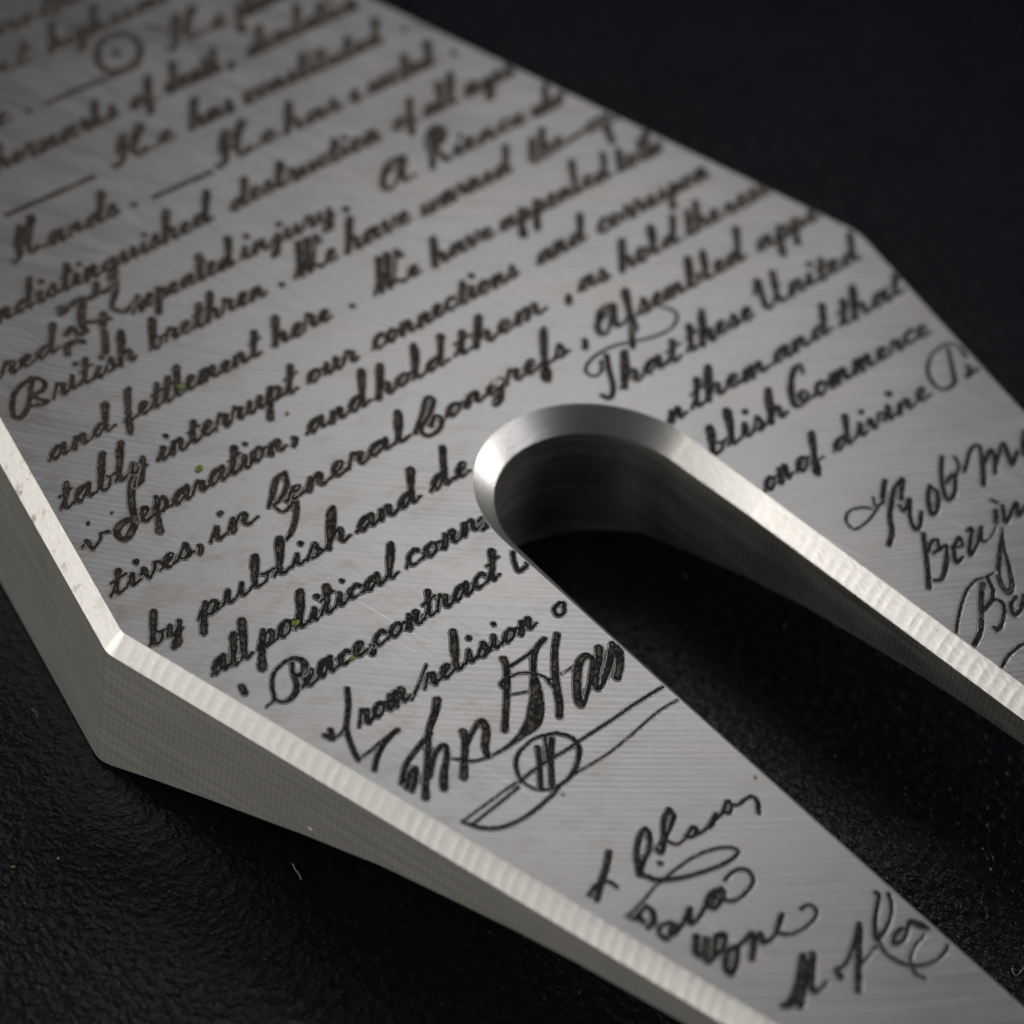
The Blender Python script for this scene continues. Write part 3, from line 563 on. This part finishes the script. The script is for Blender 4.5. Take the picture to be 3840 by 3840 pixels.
# ---------------------------------------------------------------- handwriting
GLYPH = {
 'a': (1.3, [[(0,.1),(.3,.5),(.8,.95),(.45,.95),(.2,.45),(.35,.03),(.65,.3),(.92,1),(.86,.35),(.98,.02),(1.3,.15)]]),
 'b': (1.15,[[(0,.1),(.4,.9),(.6,1.9),(.45,2.3),(.27,1.9),(.25,.5),(.42,.02),(.75,.1),(.85,.6),(.65,.85),(.8,.75),(1.15,.8)]]),
 'c': (0.95,[[(0,.1),(.25,.6),(.62,.98),(.75,.8)],[(.62,.98),(.28,.8),(.2,.3),(.45,0),(.95,.15)]]),
 'd': (1.4, [[(0,.1),(.3,.5),(.75,.95),(.4,.9),(.2,.4),(.35,.02),(.65,.3),(.9,1.2),(1.0,2.3),(.92,1.2),(.88,.3),(1.0,.02),(1.4,.2)]]),
 'e': (0.9, [[(0,.1),(.45,.45),(.66,.8),(.45,1),(.25,.7),(.22,.3),(.45,0),(.9,.15)]]),
 'f': (0.9, [[(0,.1),(.4,.9),(.6,1.9),(.5,2.3),(.32,1.9),(.3,.6),(.28,-.6),(.35,-1.1),(.55,-.7),(.45,-.05),(.9,.15)]]),
 'g': (1.25,[[(0,.1),(.3,.5),(.8,.95),(.45,.95),(.2,.45),(.35,.03),(.65,.3),(.9,.95),(.86,-.2),(.8,-.9),(.5,-1.15),(.4,-.8),(.8,-.1),(1.25,.15)]]),
 'h': (1.2, [[(0,.1),(.4,.9),(.6,1.9),(.48,2.3),(.28,1.9),(.22,.9),(.2,0)],[(.2,.1),(.45,.8),(.7,1),(.8,.7),(.76,.25),(.9,0),(1.2,.15)]]),
 'i': (0.7, [[(0,.1),(.3,.98),(.26,.3),(.4,0),(.7,.15)],[(.46,1.55),(.48,1.6)]]),
 'j': (0.8, [[(0,.1),(.45,.98),(.4,-.2),(.35,-.9),(.1,-1.1),(.05,-.8),(.4,-.1),(.8,.15)],[(.55,1.55),(.57,1.6)]]),
 'k': (1.1, [[(0,.1),(.4,.9),(.6,1.9),(.48,2.3),(.28,1.9),(.2,0)],[(.2,.4),(.6,.9),(.7,.7),(.35,.5),(.75,0),(1.1,.15)]]),
 'l': (0.8, [[(0,.1),(.4,.9),(.62,1.9),(.46,2.3),(.28,1.9),(.25,.4),(.42,0),(.8,.15)]]),
 'm': (1.6, [[(0,.1),(.25,.95),(.28,.5),(.2,0)],[(.22,.2),(.5,.92),(.68,.9),(.66,.4),(.6,0)],[(.6,.2),(.9,.92),(1.1,.9),(1.06,.3),(1.25,0),(1.6,.15)]]),
 'n': (1.2, [[(0,.1),(.25,.95),(.28,.5),(.2,0)],[(.22,.2),(.5,.92),(.72,.9),(.68,.3),(.85,0),(1.2,.15)]]),
 'o': (1.05,[[(0,.1),(.3,.7),(.6,.98),(.32,.85),(.2,.4),(.4,0),(.72,.2),(.8,.7),(.58,.98),(.72,.75),(1.05,.7)]]),
 'p': (1.15,[[(0,.1),(.32,1.2),(.28,0),(.24,-1.25)],[(.28,.2),(.5,.9),(.78,.95),(.84,.4),(.6,.02),(.45,.1)],[(.6,.02),(1.15,.15)]]),
 'q': (1.2, [[(0,.1),(.3,.5),(.8,.95),(.45,.95),(.2,.45),(.35,.03),(.65,.3),(.9,.95),(.86,-1.2)],[(.86,-.4),(1.2,.15)]]),
 'r': (0.95,[[(0,.1),(.28,1.1),(.45,.85),(.65,.88),(.55,.3),(.68,0),(.95,.15)]]),
 's': (0.85,[[(0,.1),(.38,1.08),(.48,.65),(.6,.25),(.38,-.02),(.18,.12)],[(.45,0),(.85,.15)]]),
 't': (0.8, [[(0,.1),(.38,1.0),(.46,1.8),(.36,1),(.28,.3),(.44,0),(.8,.15)],[(.05,1.12),(.8,1.28)]]),
 'u': (1.25,[[(0,.1),(.25,.95),(.2,.3),(.4,0),(.7,.3),(.88,.95),(.83,.3),(.98,0),(1.25,.15)]]),
 'v': (1.0, [[(0,.6),(.2,.95),(.28,.3),(.42,0),(.7,.5),(.75,.95),(1.0,.8)]]),
 'w': (1.4, [[(0,.1),(.25,.95),(.2,.3),(.38,0),(.65,.3),(.75,.9),(.72,.3),(.9,0),(1.15,.5),(1.15,.95),(1.4,.8)]]),
 'x': (1.0, [[(0,.1),(.2,.8),(.4,.8),(.5,.2),(.7,0),(1.0,.15)],[(.75,.9),(.2,0)]]),
 'y': (1.15,[[(0,.1),(.25,.95),(.2,.3),(.4,0),(.7,.3),(.86,.95),(.8,-.3),(.72,-1.0),(.4,-1.15),(.35,-.8),(.75,-.1),(1.15,.15)]]),
 'z': (0.9, [[(0,.5),(.3,.9),(.6,.85),(.15,.05),(.5,.1),(.9,.15)]]),
 'A': (2.0, [[(.3,1.2),(1.2,1.9),(.5,1.9),(0.1,.9),(.3,.05),(.8,.2),(1.3,1.9),(1.25,.5),(1.45,0),(2.0,.15)]]),
 'B': (1.6, [[(0,1.4),(.5,2.3),(.9,2.1),(.6,1.2),(1.1,1.0),(1.1,.2),(.5,0),(.3,.3)],[(.5,2.2),(.35,0)]]),
 'C': (1.6, [[(1.2,1.8),(1.1,2.4),(.6,2.2),(.25,1.2),(.4,.15),(.9,0),(1.25,.5),(1.0,.9),(.75,.6),(1.0,.1),(1.6,.15)]]),
 'D': (1.8, [[(.5,2.2),(.4,.1),(1.0,0),(1.5,1.0),(1.1,2.1),(.3,2.2),(.1,1.7)]]),
 'E': (1.3, [[(1.1,1.9),(.8,2.3),(.4,1.9),(.7,1.25),(.25,.9),(.3,.1),(.9,.1),(1.3,.4)]]),
 'H': (2.1, [[(.1,1.0),(.25,1.7),(.5,2.0),(.42,1.0),(.3,.1),(0,-.15),(-.1,.2)],[(1.3,2.2),(1.05,1.6),(.95,.5),(1.2,0),(1.5,.4)],[(.3,.9),(.9,1.1),(1.5,2.0),(1.25,2.2)],[(1.2,.02),(1.6,.1),(2.1,.15)]]),
 'P': (1.6, [[(.8,.5),(.4,1.2),(.3,2.0),(.9,2.3),(1.4,1.9),(1.2,1.3),(.8,1.2)],[(.8,2.2),(.65,1.0),(.5,0)]]),
 'R': (1.8, [[(.3,1.2),(.3,2.0),(.9,2.3),(1.3,1.9),(1.1,1.3),(.7,1.2),(1.1,.6),(1.4,0),(1.8,.2)],[(.8,2.2),(.6,1.0),(.5,0)]]),
 'S': (1.4, [[(0,.1),(.6,1.0),(1.1,2.1),(.8,2.3),(.6,1.8),(.8,.8),(.5,0),(.1,.1)],[(.5,0),(1.4,.15)]]),
 'T': (1.6, [[(.1,1.7),(.5,2.2),(1.0,2.0),(1.6,2.3)],[(.9,2.1),(.8,1.0),(.6,.1),(.2,0)]]),
 'U': (2.0, [[(0,1.5),(.35,2.2),(.4,1.0),(.5,.15),(.9,.1),(1.3,1.0),(1.4,2.2),(1.35,.6),(1.55,0),(2.0,.15)]]),
 'W': (2.4, [[(0,.0),(.3,1.0),(.45,2.1),(.45,1.0),(.5,0),(.8,1.0),(1.05,2.1),(1.05,1.0),(1.1,0),(1.5,1.0),(1.65,2.0),(1.9,1.7)],[(1.1,.05),(1.6,.3),(2.0,.0),(2.4,.15)]]),
 '.': (0.5, [[(.15,.05),(.2,.1)]]),
 ',': (0.5, [[(.2,.25),(.22,.0),(.1,-.3)]]),
}
SLANT = 0.76; XH = 0.0272
R_THICK = 0.0071; R_THIN = 0.0034

def spline(pts, step):
    """Catmull-Rom through (x, y, r)"""
    P = np.array(pts, float)
    if len(P) == 2:
        n = max(2, int(np.linalg.norm(P[1, :2] - P[0, :2]) / step) + 1)
        return P[0] + (P[1] - P[0]) * np.linspace(0, 1, n)[:, None]
    Q = np.vstack([2 * P[0] - P[1], P, 2 * P[-1] - P[-2]]); out = []
    for i in range(1, len(Q) - 2):
        a, b_, c, d = Q[i - 1], Q[i], Q[i + 1], Q[i + 2]
        n = max(2, int(np.linalg.norm(c[:2] - b_[:2]) / step) + 1)
        t = np.linspace(0, 1, n, endpoint=False)[:, None]
        out.append(0.5 * ((2 * b_) + (c - a) * t + (2 * a - 5 * b_ + 4 * c - d) * t ** 2 + (3 * b_ - a - 3 * c + d) * t ** 3))
    out.append(P[-1:]); return np.vstack(out)

def word_strokes(text, x0, x1, y, rng):
    adv = sum(GLYPH[ch][0] for ch in text)
    kx = 0.98 * (x1 - x0) / (adv * XH) if text not in '.,' else 1.0
    kx = min(max(kx, 0.7), 2.3)
    cx = x0; strokes = []
    for ch in text:
        w, sts = GLYPH[ch]
        kh = XH * (1.22 if ch.isupper() and y > 0.3 else 1.0) * (1 + rng.uniform(-0.14, 0.14)); by = rng.uniform(-0.002, 0.002)
        sl = SLANT + rng.uniform(-0.08, 0.08)
        for st in sts:
            pts = []
            for gx, gy in st:
                hy = gy if gy <= 1 else 1 + (gy - 1) * 1.32
                hy *= kh
                if gy > 1.2 and ch in 'bfhkl': gx = 0.40 + (gx - 0.40) * 0.55
                pts.append((cx + gx * XH * kx + hy * sl + rng.uniform(-.0011, .0011), y + hy + by + rng.uniform(-.0007, .0007), 0))
            S = spline(pts, 0.0025)
            d = np.gradient(S[:, :2], axis=0); ln = np.hypot(d[:, 0], d[:, 1]) + 1e-9
            dn = np.clip(-d[:, 1] / ln, 0, 1)
            r = R_THIN + (R_THICK - R_THIN) * dn ** 0.8
            tall = np.clip((np.abs(S[:, 1] - y - 0.5 * XH) - 0.6 * XH) / XH, 0, 1)
            r = r + dn * tall * 0.0026
            if text in '.,' or (len(st) == 2 and gy > 1.4): r = r * 0 + 0.0066
            k = np.ones(9) / 9
            if len(r) > 12: r = np.convolve(np.pad(r, 4, 'edge'), k, 'valid')
            wob = np.interp(np.arange(len(r)), np.arange(0, len(r) + 5, 5), rng.uniform(0.82, 1.2, len(np.arange(0, len(r) + 5, 5))))
            S[:, 2] = r * wob * (1.0 + 0.22 * min(max((y - 0.5) / 0.5, 0.0), 1.0))
            strokes.append(S)
        cx += w * XH * kx
    return strokes

def inside_face(x, y):
    """signed distance (negative inside the flat top) with the slot, the left and right edges"""
    a = np.full(x.shape, -1.0)
    def half(px, py, qx, qy):     # positive = outside, outside on the right-hand side of p->q
        dx, dy = qx - px, qy - py; l = math.hypot(dx, dy)
        return ((x - px) * dy - (y - py) * dx) / l
    a = np.maximum(a, np.minimum(1, half(-1.0, 0, -0.527, -2.1)))
    a = np.maximum(a, half(-0.60, 1.34, -1.0, 0))
    a = np.maximum(a, half(0.545, -2.1, 1.0, 0.0)); a = np.maximum(a, half(1.0, 0.0, 0.652, 1.26))
    half_w = SLOT_R + (-(y - SLOT_C[1])) * 0.040
    s1 = half_w - np.abs(x)
    s2 = SLOT_R - np.hypot(x - SLOT_C[0], y - SLOT_C[1])
    s = np.where(y > SLOT_C[1], s2, s1)
    return np.maximum(a, s)

EDGE_OUT = 0.0023
def engrave(name, strokes, cell):
    A = np.vstack(strokes)
    pad = 0.016
    x0, y0 = A[:, 0].min() - pad, A[:, 1].min() - pad
    nx = int((A[:, 0].max() + pad - x0) / cell) + 2; ny = int((A[:, 1].max() + pad - y0) / cell) + 2
    D = np.full((ny, nx), 1.0)
    gx = x0 + np.arange(nx) * cell; gy = y0 + np.arange(ny) * cell
    win = EDGE_OUT + 2 * cell
    for px, py, r in A:
        w = r + win
        i0 = max(0, int((px - w - x0) / cell)); i1 = min(nx, int((px + w - x0) / cell) + 2)
        j0 = max(0, int((py - w - y0) / cell)); j1 = min(ny, int((py + w - y0) / cell) + 2)
        d = np.hypot(gx[None, i0:i1] - px, gy[j0:j1, None] - py) - r
        sub = D[j0:j1, i0:i1]; np.minimum(sub, d, out=sub)
    X, Y = np.meshgrid(gx, gy)
    face = inside_face(X, Y)                    # clip at the edges of the flat face
    K = np.maximum(D - EDGE_OUT, face + 0.0015)      # <0 : keep
    J, I = np.where((K[:-1, :-1] < 0) | (K[1:, :-1] < 0) | (K[:-1, 1:] < 0) | (K[1:, 1:] < 0))
    if len(J) == 0: return None
    # pull outside corners on to the contour
    gyK, gxK = np.gradient(K, cell)
    g2 = gxK ** 2 + gyK ** 2 + 1e-9
    outm = (K > 0) & (K < 3 * cell)
    PX = np.where(outm, X - np.clip(K * gxK / g2, -cell, cell), X); PY = np.where(outm, Y - np.clip(K * gyK / g2, -cell, cell), Y)
    DD = np.where(outm & (D > EDGE_OUT), EDGE_OUT, D)
    # burr raised round a shallow floor
    Z = np.where(DD > 0, 0.0006 + 0.0011 * np.exp(-((DD - 0.0004) / 0.0010) ** 2), 0.0006 + 0.0011 * np.exp(-((DD - 0.0004) / 0.0012) ** 2))
    Z = np.where(outm, 0.0004, Z)
    quad = np.stack([J * nx + I, J * nx + I + 1, (J + 1) * nx + I + 1, (J + 1) * nx + I], 1)
    used, inv = np.unique(quad, return_inverse=True); inv = inv.reshape(quad.shape)
    V = np.stack([PX.ravel()[used], PY.ravel()[used], Z.ravel()[used]], 1)
    return link(name, V.tolist(), inv.tolist(), M_INK, tool, True, {'edge': DD.ravel()[used]})

rng = np.random.default_rng(7)
for text, wx0, wx1, wy in WORDS:
    engrave('engraved_word' if text not in '.,' else 'engraved_point', word_strokes(text, wx0, wx1, wy, rng), 0.0014 if wy < 0.45 else 0.0022)
for nm, sts in DRAWN:
    S = []
    far = 1.28 if sts[0][0][1] > 0.25 else (1.12 if sts[0][0][1] < -0.85 else 1.0)
    for st in sts:
        S.append(spline([(a, b_, r * far * 1.75 / 1.87 / 1850.0) for a, b_, r in st], 0.0025))
    engrave(nm, S, 0.0014 if sts[0][0][1] < 0.5 else 0.0022)

# ---------------------------------------------------------------- dust, specks and lint
def speck(name, loc, r, color, label, cat, seed, flat=0.5, group=None):
    rg = random.Random(seed)
    bm = bmesh.new(); bmesh.ops.create_icosphere(bm, subdivisions=2, radius=r)
    for v in bm.verts:
        k = 1 + rg.uniform(-0.35, 0.35)
        v.co = Vector((v.co.x * k * 1.2, v.co.y * k, v.co.z * k * flat))
    me = bpy.data.meshes.new(name); bm.to_mesh(me); bm.free()
    key = 'speck_%d_%d_%d' % tuple(int(c * 255) for c in color)
    mt = bpy.data.materials.get(key)
    if mt is None:
        mt, nt, b = new_mat(key); h = N(nt)
        n = h.noise(h.obj(), 400.0, 2.0)
        c2 = tuple(c * 0.6 for c in color)
        h.put(b.inputs['Base Color'], h.ramp(n, [(0.4, c2), (0.6, color)]))
        b.inputs['Roughness'].default_value = 0.6
    me.materials.append(mt)
    o = bpy.data.objects.new(name, me); scene.collection.objects.link(o)
    o.location = (loc[0], loc[1], loc[2] + r * flat * 0.8)
    o['label'] = label; o['category'] = cat
    if group: o['group'] = group
    return o

def lint(name, pts, r, color, label, cat='lint fibre'):
    S = spline([(x, y, z) for x, y, z in pts], 0.006)
    vs = []; fs = []
    for i, q in enumerate(S):
        d = S[min(i + 1, len(S) - 1)] - S[max(i - 1, 0)]; d = d / (np.linalg.norm(d) + 1e-9)
        a = np.cross(d, (0, 0, 1)); a /= np.linalg.norm(a) + 1e-9; b_ = np.cross(a, d)
        for k in range(5):
            t = 2 * math.pi * k / 5
            vs.append(tuple(q + r * (a * math.cos(t) + b_ * math.sin(t))))
    for i in range(len(S) - 1):
        for k in range(5):
            fs.append((i * 5 + k, i * 5 + (k + 1) % 5, (i + 1) * 5 + (k + 1) % 5, (i + 1) * 5 + k))
    mt, nt, b = new_mat(name + '_material')
    b.inputs['Base Color'].default_value = (*color, 1); b.inputs['Roughness'].default_value = 0.6
    o = link(name, vs, fs, mt, None, True); o['label'] = label; o['category'] = cat
    return o
speck('green_speck', (-0.6027, 0.2534, 0.0010), 0.0068, (0.22, 0.28, 0.06), 'bright green speck lying in the gap left of the word our', 'paint speck', 1, 0.5)
speck('green_speck', (-0.4828, 0.4545, 0.0010), 0.0066, (0.22, 0.28, 0.06), 'bright green speck stuck on the middle of the word fettlement', 'paint speck', 2, 0.5)
speck('green_speck', (-0.7247, -0.1752, 0.0010), 0.0058, (0.26, 0.33, 0.04), 'dull green speck stuck on the o of the word political', 'paint speck', 3, 0.5)
speck('green_speck', (-0.6992, -0.3053, 0.0010), 0.0050, (0.3, 0.34, 0.06), 'tiny olive green speck on the end of the word Peace', 'paint speck', 4, 0.5)
speck('white_chip', (0.0415, 0.0973, 0.0010), 0.0085, (0.8, 0.78, 0.72), 'shiny white chip stuck on the word Congrefs', 'dust speck', 5, 0.5)
speck('pink_speck', (-0.3594, 0.2741, 0.0010), 0.0040, (0.4, 0.22, 0.22), 'faint pink speck on bare steel above the word and', 'dust speck', 6, 0.5)
speck('white_grain', (-0.6110, -0.7904, 0.0010), 0.0045, (0.8, 0.78, 0.72), 'tiny white grain beside the crossing of the long flourish lines', 'dust speck', 7, 0.5)
speck('tan_grain', (-0.2959, -0.9739, 0.0010), 0.0032, (0.6, 0.5, 0.35), 'small tan grain on the edge of the lower prong by the slot', 'dust speck', 8, 0.5)
speck('black_speck', (-0.8701, 0.2602, 0.0010), 0.0040, (0.02, 0.02, 0.02), 'tiny black grit speck left of the large letter S', 'grit speck', 9, 0.5)
speck('black_speck', (-0.8156, 0.2569, 0.0010), 0.0028, (0.02, 0.02, 0.02), 'smallest black grit speck just above the large letter S', 'grit speck', 10, 0.5)
speck('yellow_speck', (-1.2486, -0.1494, -0.3300), 0.0028, (0.4, 0.38, 0.18), 'yellowish speck on the leather low at the left', 'dust speck', 11, 0.5)
speck('yellow_speck', (-1.3271, -0.1161, -0.3300), 0.0030, (0.3, 0.24, 0.09), 'amber speck on the leather at the left edge', 'dust speck', 12, 0.5)
lint('lint_fibre', [(-0.9166, -0.4311, -0.3126), (-0.9225, -0.4457, -0.3126), (-0.9238, -0.457, -0.3126), (-0.9297, -0.4707, -0.3126)], 0.0014, (0.16, 0.155, 0.14), 'short pale curled fibre on black leather below the tool')
lint('lint_fibre', [(-1.0607, 0.1685, -0.3131), (-1.0602, 0.1577, -0.3131), (-1.0652, 0.144, -0.3131)], 0.0009, (0.12, 0.12, 0.11), 'hair-thin curved fibre on the leather near the left edge')
lint('lint_fibre', [(-0.0041, -1.4383, -0.3128), (-0.0101, -1.454, -0.3128), (-0.0001, -1.4551, -0.3128), (0.0213, -1.4494, -0.3128)], 0.0012, (0.2, 0.2, 0.2), 'hair-thin forked fibre on the leather at the lower right')
lint('metal_burr', [(-0.9242, -0.4631, -0.17179999999999998), (-0.9255, -0.4736, -0.17179999999999998), (-0.92, -0.4793, -0.17179999999999998)], 0.0022, (0.6, 0.58, 0.52), 'tiny bright metal burr hanging from the lower edge of the prong')
